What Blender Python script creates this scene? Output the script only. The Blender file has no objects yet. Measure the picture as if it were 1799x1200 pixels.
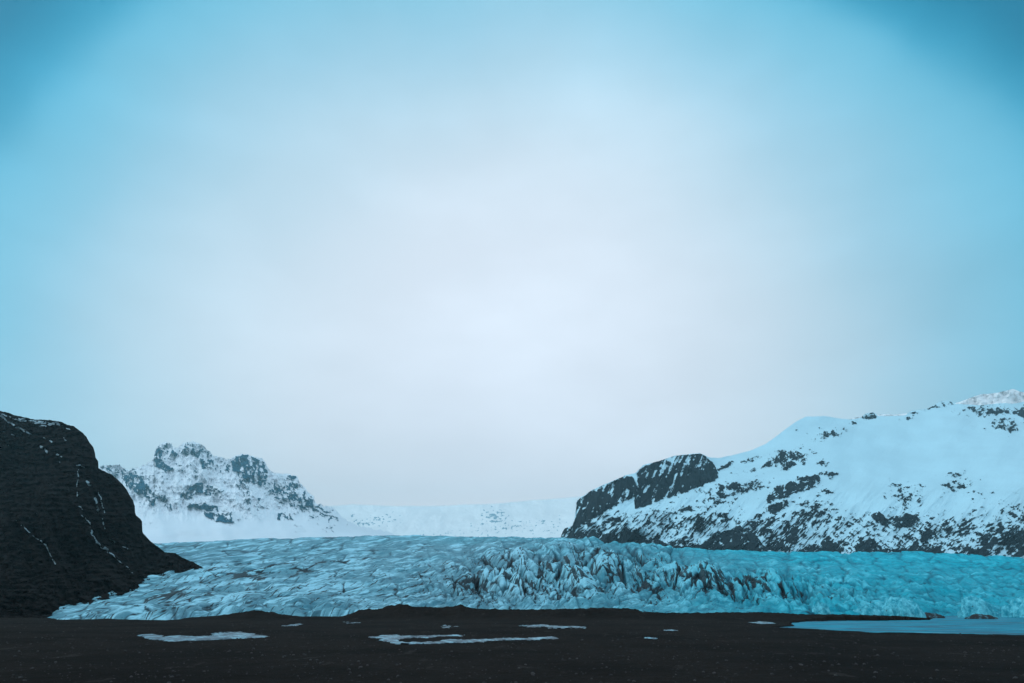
import bpy, math, random
import numpy as np

# ------------------------------------------------------------------ camera
C = bpy.context.scene.collection
SC = bpy.context.scene
CAM_H = 4.0
LENS, SENSOR = 24.0, 36.0
F = 1799 * LENS / SENSOR
PITCH = math.atan((1062 - 600) / F)
cp, sp = math.cos(PITCH), math.sin(PITCH)
cam = bpy.data.objects.new('camera', bpy.data.cameras.new('camera'))
cam.data.lens = LENS
cam.data.sensor_width = SENSOR
cam.data.clip_start = 0.5
cam.data.clip_end = 60000
cam.location = (0, 0, CAM_H)
cam.rotation_euler = (math.pi / 2 + PITCH, 0, 0)
C.objects.link(cam)
SC.camera = cam
SC.view_settings.view_transform = 'Standard'
SC.view_settings.look = 'None'
SC.view_settings.exposure = 0.5
SC.view_settings.gamma = 1.0


def at(X, Y, D):
    """photo pixel (1799x1200 frame) at the forward distance D metres -> world point"""
    a = (X - 899.5) / F
    b = (600 - Y) / F
    t = D / (cp - b * sp)
    return a * t, D + 0 * a, CAM_H + t * (sp + b * cp)


def proj(x, y, z):
    z = z - CAM_H
    d = y * cp + z * sp
    u = -y * sp + z * cp
    return 899.5 + F * x / d, 600 - F * u / d


def ground_dist(Y, z=0.25):
    b = (600 - Y) / F
    return (z - CAM_H) * (cp - b * sp) / (sp + b * cp)


# ------------------------------------------------------------------ sky
SUN_EL, SUN_AZ = math.radians(30), math.radians(-84)      # behind thin cloud, over the glacier
w = bpy.data.worlds.new('World')
SC.world = w
w.use_nodes = True
nt = w.node_tree
N, L = nt.nodes, nt.links
N.clear()
out = N.new('ShaderNodeOutputWorld')
bg = N.new('ShaderNodeBackground')
L.new(bg.outputs[0], out.inputs[0])
tc = N.new('ShaderNodeTexCoord')
sky = N.new('ShaderNodeTexSky')
sky.sky_type = 'NISHITA'
sky.sun_disc = False
sky.sun_elevation = SUN_EL
sky.sun_rotation = SUN_AZ
sky.air_density = 1.5
sky.dust_density = 2.0
skys = N.new('ShaderNodeVectorMath'); skys.operation = 'SCALE'
skys.inputs['Scale'].default_value = 0.08
L.new(sky.outputs[0], skys.inputs[0])


def srgb(r, g, b):
    f = lambda c: (c / 255 / 12.92) if c / 255 <= .04045 else ((c / 255 + .055) / 1.055) ** 2.4
    return (f(r), f(g), f(b), 1)


gd = np.array(at(880., 740., 1.)) - np.array([0, 0, CAM_H])
gd = gd / np.linalg.norm(gd)
nz = N.new('ShaderNodeTexNoise')            # slow drift of the cloud veil
nz.inputs['Scale'].default_value = 2.2
nz.inputs['Detail'].default_value = 5
nz.inputs['Roughness'].default_value = .45
L.new(tc.outputs['Generated'], nz.inputs['Vector'])
sub = N.new('ShaderNodeVectorMath'); sub.operation = 'SUBTRACT'
sub.inputs[1].default_value = tuple(gd)
L.new(tc.outputs['Generated'], sub.inputs[0])
mul = N.new('ShaderNodeVectorMath'); mul.operation = 'MULTIPLY'
mul.inputs[1].default_value = (.8, 1.0, .8)
L.new(sub.outputs[0], mul.inputs[0])
ln = N.new('ShaderNodeVectorMath'); ln.operation = 'LENGTH'
L.new(mul.outputs[0], ln.inputs[0])
ma = N.new('ShaderNodeMath'); ma.operation = 'MULTIPLY_ADD'
ma.inputs[1].default_value = .14; ma.inputs[2].default_value = -.075
L.new(nz.outputs[0], ma.inputs[0])
ad = N.new('ShaderNodeMath'); ad.operation = 'ADD'
L.new(ln.outputs['Value'], ad.inputs[0]); L.new(ma.outputs[0], ad.inputs[1])
dv = N.new('ShaderNodeMath'); dv.operation = 'DIVIDE'; dv.inputs[1].default_value = 2.0
L.new(ad.outputs[0], dv.inputs[0])
cr = N.new('ShaderNodeValToRGB')
cr.color_ramp.interpolation = 'B_SPLINE'
stops = [(0.0, (240, 249, 263)), (.20, (235, 245, 258)), (.31, (222, 238, 252)), (.40, (193, 225, 243)), (.46, (166, 212, 235)), (.52, (136, 201, 228)),
         (.575, (112, 194, 225)), (.61, (46, 160, 199)), (.66, (0, 120, 157)), (.75, (0, 100, 136)), (.90, (100, 180, 215)), (1.04, (198, 228, 249)), (2.0, (198, 228, 249))]
K = 2 ** -SC.view_settings.exposure
el = cr.color_ramp.elements
while len(el) < len(stops):
    el.new(.5)
for e, (p, c) in zip(el, stops):
    e.position = p / 2.0
    c = srgb(*c)
    e.color = (c[0] * K, c[1] * K, c[2] * K, 1) if p < .95 else c
L.new(dv.outputs[0], cr.inputs[0])
mx = N.new('ShaderNodeMixRGB'); mx.inputs[0].default_value = .03
L.new(cr.outputs[0], mx.inputs[1]); L.new(skys.outputs[0], mx.inputs[2])
# soft large cloud shadows in the veil
nz2 = N.new('ShaderNodeTexNoise')
nz2.inputs['Scale'].default_value = 3.0; nz2.inputs['Detail'].default_value = 6
mp2 = N.new('ShaderNodeMapping'); mp2.inputs['Scale'].default_value = (1, 1, 2.4); mp2.inputs['Location'].default_value = (3.1, .4, 1.7)
L.new(tc.outputs['Generated'], mp2.inputs[0]); L.new(mp2.outputs[0], nz2.inputs['Vector'])
mr = N.new('ShaderNodeMapRange')
mr.inputs['From Min'].default_value = .35; mr.inputs['From Max'].default_value = .7
mr.inputs['To Min'].default_value = .96; mr.inputs['To Max'].default_value = 1.08
L.new(nz2.outputs[0], mr.inputs[0])
sc2 = N.new('ShaderNodeVectorMath'); sc2.operation = 'SCALE'
L.new(mx.outputs[0], sc2.inputs[0]); L.new(mr.outputs[0], sc2.inputs['Scale'])
L.new(sc2.outputs[0], bg.inputs[0])
bg.inputs[1].default_value = 1.03

sun = bpy.data.objects.new('sun', bpy.data.lights.new('sun', 'SUN'))
sun.data.energy = .7
sun.data.angle = math.radians(14)
sun.data.color = (.72, .93, 1.0)
sun.rotation_euler = (math.pi / 2 - SUN_EL, 0, math.pi - SUN_AZ)
C.objects.link(sun)

# ------------------------------------------------------------------ noise
rng = np.random.RandomState(7)
PERM = rng.permutation(512).astype(np.int32)
PERM = np.concatenate([PERM, PERM])
ANG = rng.rand(512) * 2 * np.pi
GX, GY = np.cos(ANG).astype(np.float32), np.sin(ANG).astype(np.float32)


def perlin(x, y):
    x = np.asarray(x, np.float64); y = np.asarray(y, np.float64)
    xi = np.floor(x); yi = np.floor(y)
    fx = (x - xi).astype(np.float32); fy = (y - yi).astype(np.float32)
    xi = xi.astype(np.int64) & 511; yi = yi.astype(np.int64) & 511
    u = fx * fx * fx * (fx * (fx * 6 - 15) + 10)
    v = fy * fy * fy * (fy * (fy * 6 - 15) + 10)
    x1 = (xi + 1) & 511; y1 = (yi + 1) & 511

    def g(ix, iy, dx, dy):
        h = PERM[PERM[ix] + iy]
        return GX[h] * dx + GY[h] * dy
    a = g(xi, yi, fx, fy); b = g(x1, yi, fx - 1, fy)
    c = g(xi, y1, fx, fy - 1); d = g(x1, y1, fx - 1, fy - 1)
    return ((a + u * (b - a)) + v * ((c + u * (d - c)) - (a + u * (b - a)))) * 1.5


def fbm(x, y, o=4, gain=.5, seed=0):
    s = 0; a = 1; t = 0
    for i in range(o):
        s = s + a * perlin(x * 2 ** i + 17.3 * i + seed * 7.77, y * 2 ** i + 9.1 * i + seed * 3.31)
        t += a; a *= gain
    return s / t


def billow(x, y, o=3, gain=.5, seed=0):
    s = 0; a = 1; t = 0
    for i in range(o):
        s = s + a * np.abs(perlin(x * 2 ** i + 5.3 * i + seed * 5.17, y * 2 ** i + 1.9 * i + seed * 2.73))
        t += a; a *= gain
    return s / t * 2


def worley(x, y, seed=0, jit=.95):
    """nearest and second nearest cell point; returns f1, f2, a random per cell and the offset from its point"""
    xi = np.floor(x).astype(np.int64); yi = np.floor(y).astype(np.int64)
    f1 = np.full(x.shape, 9., np.float32); f2 = f1.copy(); rn = np.zeros(x.shape, np.float32); ox = rn.copy(); oy = rn.copy()
    for i in (-1, 0, 1):
        for j in (-1, 0, 1):
            h = PERM[(PERM[(xi + i + seed * 37) & 511] + ((yi + j) & 511)) & 1023]
            px = xi + i + .5 + jit * (h / 512. - .5); py = yi + j + .5 + jit * (PERM[(h + 101) & 511] / 512. - .5)
            dx = (x - px).astype(np.float32); dy = (y - py).astype(np.float32)
            d_ = np.sqrt(dx * dx + dy * dy)
            m_ = d_ < f1
            f2 = np.where(m_, f1, np.minimum(f2, d_))
            rn = np.where(m_, PERM[(h + 211) & 511] / 512., rn); ox = np.where(m_, dx, ox); oy = np.where(m_, dy, oy)
            f1 = np.where(m_, d_, f1)
    return f1, f2, rn, ox, oy


def rot(x, y, deg):
    c, s = math.cos(math.radians(deg)), math.sin(math.radians(deg))
    return x * c + y * s, -x * s + y * c


def ss(a, b, x):
    t = np.clip((x - a) / (b - a), 0, 1)
    return t * t * (3 - 2 * t)


def line(pts, X):
    p = np.array(pts, float)
    return np.interp(X, p[:, 0], p[:, 1])


def inpoly(poly, X, Y):
    r = np.zeros(X.shape, bool)
    n = len(poly)
    for i in range(n):
        x0, y0 = poly[i]; x1, y1 = poly[(i + 1) % n]
        if y0 == y1:
            continue
        c = ((Y > y0) != (Y > y1)) & (X < (x1 - x0) * (Y - y0) / (y1 - y0) + x0)
        r ^= c
    return r


def gauss(X, Y, cx, cy, rx, ry, tilt=0):
    a, b = rot(X - cx, Y - cy, tilt)
    return np.exp(-((a / rx) ** 2 + (b / ry) ** 2))


def segdist(X, Y, pts):
    best = np.full(X.shape, 1e9)
    for (x0, y0), (x1, y1) in zip(pts[:-1], pts[1:]):
        dx, dy = x1 - x0, y1 - y0
        t = np.clip(((X - x0) * dx + (Y - y0) * dy) / (dx * dx + dy * dy), 0, 1)
        best = np.minimum(best, np.hypot(X - x0 - t * dx, Y - y0 - t * dy))
    return best


# ------------------------------------------------------------------ mesh helpers
def grid(name, x, y, z, mat, attrs=None, keep=None, wrap=False):
    """2-D arrays of world coordinates -> one smooth shaded sheet"""
    nr, nc = x.shape
    me = bpy.data.meshes.new(name)
    idx = np.arange(nr * nc).reshape(nr, nc)
    q = np.stack([idx[:-1, :-1], idx[:-1, 1:], idx[1:, 1:], idx[1:, :-1]], -1)
    if keep is not None:
        q = q[keep[:-1, :-1] | keep[1:, 1:] | keep[:-1, 1:] | keep[1:, :-1]]
    q = q.reshape(-1, 4)
    co = np.stack([x, y, z], -1).reshape(-1, 3)
    attrs = {k: v.reshape(-1) for k, v in (attrs or {}).items()}
    if keep is not None:
        used = np.unique(q)
        mp = np.zeros(nr * nc, np.int64); mp[used] = np.arange(len(used))
        q = mp[q]; co = co[used]; attrs = {k: v[used] for k, v in attrs.items()}
    raw(me, co, q)
    for k, v in attrs.items():
        a = me.attributes.new(k, 'FLOAT', 'POINT')
        a.data.foreach_set('value', np.ascontiguousarray(v, np.float32))
    me.materials.append(mat)
    o = bpy.data.objects.new(name, me)
    C.objects.link(o)
    return o


def raw(me, co, q):
    me.vertices.add(len(co))
    me.vertices.foreach_set('co', np.ascontiguousarray(co, np.float32).ravel())
    me.loops.add(q.size)
    me.loops.foreach_set('vertex_index', np.ascontiguousarray(q, np.int32).ravel())
    me.polygons.add(len(q))
    k = q.shape[1]
    me.polygons.foreach_set('loop_start', np.arange(0, q.size, k, dtype=np.int32))
    me.polygons.foreach_set('use_smooth', np.ones(len(q), bool))
    me.update(calc_edges=True)


def tag(o, label, cat=None, kind=None, group=None):
    o['label'] = label
    if cat: o['category'] = cat
    if kind: o['kind'] = kind
    if group: o['group'] = group
    return o


# ------------------------------------------------------------------ materials
class M:
    def __init__(s, name):
        s.m = bpy.data.materials.new(name); s.m.use_nodes = True
        s.t = s.m.node_tree; s.t.nodes.clear()
        s.out = s.n('ShaderNodeOutputMaterial')
        s.b = s.n('ShaderNodeBsdfPrincipled')
        s.l(s.b.outputs[0], s.out.inputs[0])
        s.geo = s.n('ShaderNodeNewGeometry')

    def n(s, t, **k):
        x = s.t.nodes.new(t)
        for a, b in k.items(): setattr(x, a, b)
        return x

    def l(s, a, b): s.t.links.new(a, b)

    def put(s, sock, v):
        if hasattr(v, 'is_linked'): s.l(v, sock)
        else: sock.default_value = v

    def attr(s, name):
        return s.n('ShaderNodeAttribute', attribute_name=name).outputs['Fac']

    def noise(s, scale, detail=4, rough=.55, stretch=(1, 1, 1), rotz=0):
        mp = s.n('ShaderNodeMapping'); mp.inputs['Scale'].default_value = stretch
        mp.inputs['Rotation'].default_value = (0, 0, math.radians(rotz))
        s.l(s.geo.outputs['Position'], mp.inputs[0])
        n = s.n('ShaderNodeTexNoise'); n.inputs['Scale'].default_value = scale
        n.inputs['Detail'].default_value = detail; n.inputs['Roughness'].default_value = rough
        s.l(mp.outputs[0], n.inputs['Vector'])
        return n.outputs[0]

    def math(s, op, a, b=0.0, c=0.0):
        x = s.n('ShaderNodeMath', operation=op)
        s.put(x.inputs[0], a); s.put(x.inputs[1], b)
        if op == 'MULTIPLY_ADD': s.put(x.inputs[2], c)
        return x.outputs[0]

    def rng(s, v, a, b, c=0.0, d=1.0):
        x = s.n('ShaderNodeMapRange', interpolation_type='SMOOTHSTEP')
        s.put(x.inputs[0], v)
        for i, k in enumerate((a, b, c, d)): s.put(x.inputs[i + 1], k)
        return x.outputs[0]

    def mix(s, f, a, b):
        x = s.n('ShaderNodeMixRGB')
        s.put(x.inputs[0], f)
        s.put(x.inputs[1], a if hasattr(a, 'is_linked') else (*a, 1))
        s.put(x.inputs[2], b if hasattr(b, 'is_linked') else (*b, 1))
        return x.outputs[0]

    def bump(s, h, dist, strength=1.0):
        x = s.n('ShaderNodeBump'); x.inputs['Strength'].default_value = strength
        x.inputs['Distance'].default_value = dist
        s.l(h, x.inputs['Height']); s.l(x.outputs[0], s.b.inputs['Normal'])

    def set(s, col, rough=.7, spec=.3):
        s.put(s.b.inputs['Base Color'], col if hasattr(col, 'is_linked') else (*col, 1))
        s.put(s.b.inputs['Roughness'], rough)
        s.b.inputs['Specular IOR Level'].default_value = spec
        return s.m


def snow_rock(name, scale, rockcol=(.007, .013, .017), rock2=(.018, .028, .034), snow=(.53, .73, .79), bump=3.0):
    m = M(name)
    a = m.attr('rock')
    n = m.noise(.09 * scale, 5, .65)
    f = m.rng(m.math('ADD', a, m.math('MULTIPLY_ADD', n, .3, -.15)), .38, .62)
    rc = m.mix(m.rng(m.noise(.03 * scale, 6, .7), .35, .7), rockcol, rock2)
    sc_ = m.mix(m.rng(m.noise(.006 * scale, 4), .3, .7), snow, tuple(c * .93 for c in snow))
    m.bump(m.math('ADD', m.math('MULTIPLY', n, f), m.math('MULTIPLY', m.noise(.02 * scale, 3), .5)), bump)
    return m.set(m.mix(f, sc_, rc), .85, .06)


def mountain(name, mat, X, top, base, Db, Dr, rows, relief, rockfn, back=1500, curve=1.0, backrows=36, jag=0, soft=45, backrock=1.):
    """X: pixel columns; the front face is carried by view rays at real, varying distances, the back falls to the plain"""
    v = np.linspace(0, 1, rows)[:, None]
    Xg = np.broadcast_to(X[None, :], (rows, len(X)))
    Yt, Yb = top[None, :], base[None, :]
    Yg = Yb + (Yt - Yb) * v
    Yg = Yg + jag * ss(.90, 1, v)
    xs = np.arange(X[0] - 4 * soft, X[-1] + 4 * soft, .5)
    kk = np.arange(-3 * soft, 3 * soft + .1, .5)
    kw = np.exp(-(kk / soft) ** 2 / 2); kw /= kw.sum()
    st = np.convolve(np.pad(np.interp(xs, X, top), len(kk) // 2, mode='edge'), kw, 'valid')
    st = np.interp(X, xs, st[:len(xs)])[None, :]
    st = np.minimum(st, Yb - 25)
    sm = lambda q, n=121: np.interp(X, xs, np.convolve(np.pad(np.interp(xs, X, q), n, mode='edge'), np.hanning(2 * n + 1) / np.hanning(2 * n + 1).sum(), 'valid')[:len(xs)])
    Db, Dr = sm(Db), sm(Dr)
    Dg = Db[None, :] + (Dr - Db)[None, :] * np.clip((Yb - Yg) / (Yb - st), 0, 1.6) ** curve
    rock = rockfn(Xg, Yg)
    fade = ss(0, .06, v)
    Dg = Dg + relief(Xg, Yg, rock) * (fade * .9 + .1)
    x, y, z = at(Xg, Yg, Dg)
    t = np.linspace(0, 1, backrows + 1)[1:][:, None]
    by = y[-1] + back * t; bx = x[-1] * (by / y[-1])
    bz = z[-1] * (1 - t) ** 1.3 + fbm(bx / 140, by / 140, 4) * back * .05 * np.sin(np.pi * t) - 4 * t
    # keep the back lower than the sight line over the crest
    lim = CAM_H + (z[-1] - CAM_H) * (by / y[-1]) - 2 - 10 * t
    bz = np.minimum(bz, lim)
    rk = np.concatenate([rock, np.clip(fbm(bx / 50, by / 50, 4) * 2.2, 0, 1) * backrock], 0)
    return grid(name, np.concatenate([x, bx + 0 * by]), np.concatenate([y, by]), np.concatenate([z, bz]), mat, {'rock': rk})


# ------------------------------------------------------------------ the plain of black sand
BERM = [(-600, 1089), (60, 1089), (100, 1092), (190, 1087), (240, 1091), (290, 1093), (330, 1086), (380, 1083), (420, 1077), (432, 1075), (445, 1073),
        (470, 1076), (490, 1080), (530, 1084), (600, 1084), (615, 1080), (630, 1073), (655, 1071), (670, 1070), (678, 1065), (690, 1066), (700, 1062),
        (715, 1063), (725, 1067), (760, 1068), (790, 1068), (808, 1063), (818, 1067), (830, 1070), (880, 1072), (960, 1072), (1000, 1071), (1060, 1069), (1110, 1070),
        (1130, 1076), (1200, 1078), (1290, 1077), (1350, 1077), (1400, 1080), (1500, 1081), (1580, 1083), (1640, 1088), (1700, 1092), (2600, 1095)]
LAGOON = [(1352, 1101), (1380, 1099), (1398, 1098), (1386, 1096), (1392, 1092), (1430, 1089.5), (1500, 1089), (1632, 1088), (1648, 1080),
          (1655, 1064), (3200, 1064), (3200, 1140), (2300, 1122), (1799, 1115), (1650, 1112), (1530, 1111), (1450, 1106.5)]
SNOWP = {
    'a': [(245, 1118), (275, 1117), (290, 1118), (320, 1117), (352, 1120), (372, 1119), (376, 1114), (400, 1111), (420, 1110), (445, 1114), (473, 1119), (450, 1121), (400, 1123), (300, 1125.5), (278, 1125)],
    'b': [(650, 1119), (700, 1116), (815, 1115), (815, 1117), (720, 1119), (706, 1122), (712, 1127), (800, 1124), (980, 1119.5), (980, 1122), (850, 1127), (745, 1130), (690, 1130)],
    'c': [(912, 1098.5), (980, 1099), (1042, 1103), (1000, 1103), (930, 1101)],
    'd': [(493, 1099), (512, 1098.2), (534, 1099), (515, 1100.2)],
    'e': [(776, 1100.4), (790, 1099.5), (803, 1100), (790, 1101.4)],
    'f': [(1161, 1106.5), (1178, 1106), (1194, 1107), (1178, 1108)],
    'g': [(1318, 1094), (1338, 1093.4), (1354, 1094.6), (1338, 1095.4)],
    'h': [(1136, 1122), (1146, 1121.5), (1154, 1122), (1146, 1122.8)],
    'i': [(608, 1094), (618, 1093.4), (628, 1094), (618, 1094.8)],
}


def ground_z(x, y, want=False):
    r = np.hypot(x, y)
    z = .25 + .10 * fbm(x / 26, y / 26, 3) + .07 * fbm(x / 5, y / 5, 3, seed=2) + .035 * fbm(x / 1.1, y / 1.1, 3, seed=3) * ss(400, 200, r)
    front = y > 5
    ys = np.where(front, y, 5.)
    X, Y = proj(x, ys, .25)
    X = np.where(front, X, -9999.)
    # moraine ridge pushed up along the ice front
    zc = at(X, line(BERM, X), 200. + 0 * X)[2]
    zc = np.where(front, zc, 0)
    rough = 1 + .35 * fbm(x / 6, y / 6, 4, seed=5)
    prof = np.where(y < 200, np.exp(-((y - 200) / 11.) ** 2), np.exp(-((y - 200) / 16.) ** 2))
    z = z + np.clip(zc - .2, 0, 9) * prof * (1 + .12 * fbm(x / 2.5, y / 2.5, 4, seed=6)) * np.where(prof > .97, 1, rough * .3 + .7) + np.clip(zc - .3, 0, 1.2) * prof * .42 * fbm(x / 2.2, y / 2.2, 4, .6, seed=15)
    Xw = X + 10 * fbm(x / 9, y / 9, 3, seed=8); Yw = Y + 1.0 * fbm(x / 4, y / 9, 3, seed=9)
    lag = inpoly(LAGOON, Xw, Yw) & front
    z = np.where(lag, -.25 + .1 * fbm(x / 8, y / 8, 2), z)
    return z


ra = np.concatenate([np.geomspace(.4, 28, 40)[:-1], np.geomspace(28, 270, 760), np.geomspace(270, 9400, 50)[1:]])
az = np.radians(np.concatenate([np.linspace(-180, -44, 60)[:-1], np.linspace(-44, 44, 1250), np.linspace(44, 180, 60)[1:]]))
R, A = np.meshgrid(ra, az, indexing='ij')
gx, gy = R * np.sin(A), R * np.cos(A)
m = M('black_sand')
n1 = m.noise(.8, 6, .7); n2 = m.noise(6, 4, .7); n3 = m.noise(.06, 4)
col = m.mix(m.rng(n2, .35, .72), (.0112, .0074, .0058), (.030, .0205, .0165))
col = m.mix(m.rng(n1, .4, .75), col, (.0135, .0091, .0072))
col = m.mix(m.rng(n3, .42, .62), col, (.0105, .0070, .0055))
n4 = m.noise(.35, 5, .7, (1, .4, 1), 8)
col = m.mix(m.rng(n4, .60, .66), col, (.030, .0225, .019))
m.bump(m.math('ADD', m.math('MULTIPLY', n1, 1.0), m.math('MULTIPLY', n2, .5)), .35)
sand = m.set(col, .95, .03)
tag(grid('ground', gx, gy, ground_z(gx, gy), sand), 'flat plain of black volcanic sand and low moraine', kind='structure')

# lagoon: a frozen, wet sheet
m = M('lagoon_ice')
lx, ly = np.meshgrid(np.linspace(40, 900, 500), np.geomspace(85, 420, 400))
n1 = m.noise(.11, 6, .68, (.4, 1.3, 1), 6); n2 = m.noise(.3, 6, .72, (.3, 1, 1), -5); n3 = m.noise(2.5, 3, .6)
col = m.mix(m.rng(n1, .44, .56), (.001, .07, .115), (.010, .25, .33))
col = m.mix(m.rng(n2, .50, .60), col, (.03, .26, .34))
col = m.mix(m.rng(n2, .62, .68), col, (.22, .52, .62))
m.bump(m.math('ADD', n2, m.math('MULTIPLY', n3, .3)), .05)
lag_m = m.set(col, m.rng(n1, .35, .65, .35, .6), .02)
lz = .02 + .03 * fbm(lx / 9, ly / 9, 4)
X_, Y_ = proj(lx, ly, lz)
keep = inpoly([(1300, 1060), (3300, 1060), (3300, 1150), (1300, 1118)], X_, Y_)
tag(grid('water', lx, ly, lz, lag_m, keep=keep), 'frozen meltwater lagoon between the black sand and the glacier', kind='structure')

# patches of snow and ice lying on the sand
m = M('old_snow')
n1 = m.noise(.5, 5, .65); n2 = m.noise(3, 5, .65)
col = m.mix(m.rng(n2, .40, .66), (.26, .45, .52), (.10, .18, .22))
col = m.mix(m.rng(n1, .40, .54), col, (.05, .08, .10))
m.bump(n2, .05)
snow_m = m.set(col, .5, .4)
PL = {'a': 'wide ragged snow patch on the black sand at the left, nearest the dark hill',
      'b': 'long forked snow patch on the sand, largest in the middle foreground',
      'c': 'thin tapering snow streak on the sand right of the forked patch and behind it',
      'd': 'short thin snow sliver on the sand behind the ragged left patch',
      'e': 'small faint snow sliver on the sand just behind the forked patch',
      'f': 'small snow fleck on the sand between the thin tapering streak and the lagoon',
      'g': 'small snow streak on the sand just left of the lagoon tip',
      'h': 'tiny snow fleck on open sand right of the end of the forked patch',
      'i': 'tiny snow fleck on the sand close under the twin moraine humps'}
for k, poly in SNOWP.items():
    P = np.array(poly, float)
    d0, d1 = ground_dist(P[:, 1].max() + 1.5), ground_dist(max(P[:, 1].min() - 1.5, 1085))
    xs = at(np.array([P[:, 0].min() - 6, P[:, 0].max() + 6]), P[:, 1].mean(), (d0 + d1) / 2)[0]
    nx = int(np.clip((P[:, 0].max() - P[:, 0].min()) * 2, 60, 600))
    px, py = np.meshgrid(np.linspace(min(xs) - 1, max(xs) + 1, nx), np.linspace(d0, d1, 110))
    g = ground_z(px, py)
    X_, Y_ = proj(px, py, .28)
    Xw = X_ + 24 * fbm(px / 4, py / 6, 4, seed=11); Yw = Y_ + 4.0 * fbm(px / 4, py / 14, 5, .6, seed=12) + 1.6 * fbm(px / .9, py / 4, 4, .65, seed=14)
    ins = inpoly(poly, Xw, Yw)
    # soft thickness: average a few neighbours of the mask
    t = ins.astype(float)
    for _ in range(3):
        t[1:-1, 1:-1] = (t[1:-1, 1:-1] * 2 + t[:-2, 1:-1] + t[2:, 1:-1] + t[1:-1, :-2] + t[1:-1, 2:]) / 6
    z = g - .06 + .15 * t + .17 * fbm(px / 2.6, py / 6, 5, .65, seed=13)
    o = grid('snow_patch', px, py, z, snow_m, keep=t > .02)
    tag(o, PL[k], 'snow patch', group='snow patches on the sand')

# scattered stones: nobody could count them
rs = np.random.RandomState(3)
n = 4200
Ds = 34 * (200 / 34.) ** (rs.rand(n) ** .8)
Xs = rs.rand(n) * 2000 - 100
sx, sy, _ = at(Xs, 1100 + 0 * Xs, Ds)
sz = ground_z(sx, sy)
ico = np.array([(0, 0, -1), (.72, -.53, -.45), (-.28, -.85, -.45), (-.89, 0, -.45), (-.28, .85, -.45), (.72, .53, -.45),
                (.28, -.85, .45), (-.72, -.53, .45), (-.72, .53, .45), (.28, .85, .45), (.89, 0, .45), (0, 0, 1)])
icf = np.array([(0, 1, 2), (1, 0, 5), (0, 2, 3), (0, 3, 4), (0, 4, 5), (1, 5, 10), (2, 1, 6), (3, 2, 7), (4, 3, 8), (5, 4, 9),
                (1, 10, 6), (2, 6, 7), (3, 7, 8), (4, 8, 9), (5, 9, 10), (6, 10, 11), (7, 6, 11), (8, 7, 11), (9, 8, 11), (10, 9, 11)])
sc_ = .03 + .09 * rs.rand(n) ** 5
vv = ico[None] * (1 + .5 * (rs.rand(n, 12, 1) - .5)) * sc_[:, None, None] * np.array([1.2, 1, .7])
aa = rs.rand(n) * 6.28
vx = vv[..., 0] * np.cos(aa)[:, None] - vv[..., 1] * np.sin(aa)[:, None] + sx[:, None]
vy = vv[..., 0] * np.sin(aa)[:, None] + vv[..., 1] * np.cos(aa)[:, None] + sy[:, None]
co = np.stack([vx, vy, vv[..., 2] + (sz + sc_ * .2)[:, None]], -1).reshape(-1, 3)
fc = (icf[None] + 12 * np.arange(n)[:, None, None]).reshape(-1, 3)
me = bpy.data.meshes.new('gravel'); raw(me, co, fc)
m = M('stone')
me.materials.append(m.set(m.mix(m.rng(m.noise(1.5, 3), .3, .7), (.018, .014, .013), (.065, .052, .050)), .8, .2))
o = bpy.data.objects.new('gravel', me); C.objects.link(o)
tag(o, 'loose grey stones scattered over the black sand', 'gravel', kind='stuff')

# ------------------------------------------------------------------ glacier
CREST = [(-300, 960), (290, 955), (400, 950), (500, 946), (600, 943), (750, 942), (900, 945), (1000, 948), (1060, 951), (1100, 956), (1180, 963), (1250, 967),
         (1350, 970), (1480, 972), (1600, 970), (1700, 975), (1799, 982), (2600, 1000)]
FRONT = [(-300, 300), (60, 250), (95, 205), (100, 192), (190, 200), (240, 192), (290, 186), (330, 199), (400, 203), (1350, 203), (1500, 206), (1600, 212), (1640, 250),
         (1700, 300), (1799, 320), (2600, 330)]
Xc = np.linspace(-120, 2250, 1650)
s = np.linspace(0, 1, 950)[:, None]
Df = line(FRONT, Xc)[None]; Dc = line([(-300, 800), (600, 950), (1200, 900), (2300, 820)], Xc)[None]
D = Df * (Dc / Df) ** s
Ybase = np.minimum(proj(0 * Df, Df, -.3)[1], 1100)
Yc = line(CREST, Xc)[None]
hump = line([(0, .9), (100, .9), (300, 1.4), (600, 1.6), (900, 2.0), (1100, 2.0), (1300, 1.7), (1600, 1.15), (2300, 1.1)], Xc)[None]
g = 1 - (1 - s) ** hump
Y = Ybase + (Yc - Ybase) * g
X = Xc[None] + 0 * s
x, y, z = at(X, Y, D)
wx = x + 16 * fbm(x / 70, y / 70, 3, seed=21); wy = y + 16 * fbm(x / 70, y / 70, 3, seed=22)
wx = wx + 3 * fbm(x / 14, y / 14, 3, seed=23); wy = wy + 3 * fbm(x / 14, y / 14, 3, seed=24)


def dirn(fn, deg, W_, Lg, **k):
    """noise drawn out along the world direction deg (0 = away from the camera, + = to the right)"""
    a, b = rot(wx, wy, -deg)      # a across, b along
    return fn(a / W_, b / Lg, **k)


lf = ss(900, 500, X); rt = ss(1150, 1420, X); ce = 1 - lf - rt
far = .75 + .9 * ss(300, 900, D)                 # features stay readable with distance
# left: long smooth billows that sweep away to the right
bL1 = dirn(billow, 52, 26, 75, o=2, seed=1); bL2 = dirn(billow, 60, 8, 30, o=3, seed=2)
hL = 7.5 * (bL1 ** .8 - .45) + 2.2 * (bL2 - .4)
# centre: torn seracs and deep clefts
c1 = dirn(billow, -10, 20, 34, o=2, seed=3); c2 = dirn(billow, 20, 9, 18, o=3, seed=4); c3 = dirn(fbm, -15, 5, 12, o=3, seed=5)
ser = 1 - np.clip(c1 * 1.25, 0, 1)
hC = 12 * (np.clip(c1, 0, .9) ** .55 - .6) + 5 * (ser ** 2 - .3) + 4.5 * (c2 ** .7 - .5) + 1.5 * c3
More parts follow.
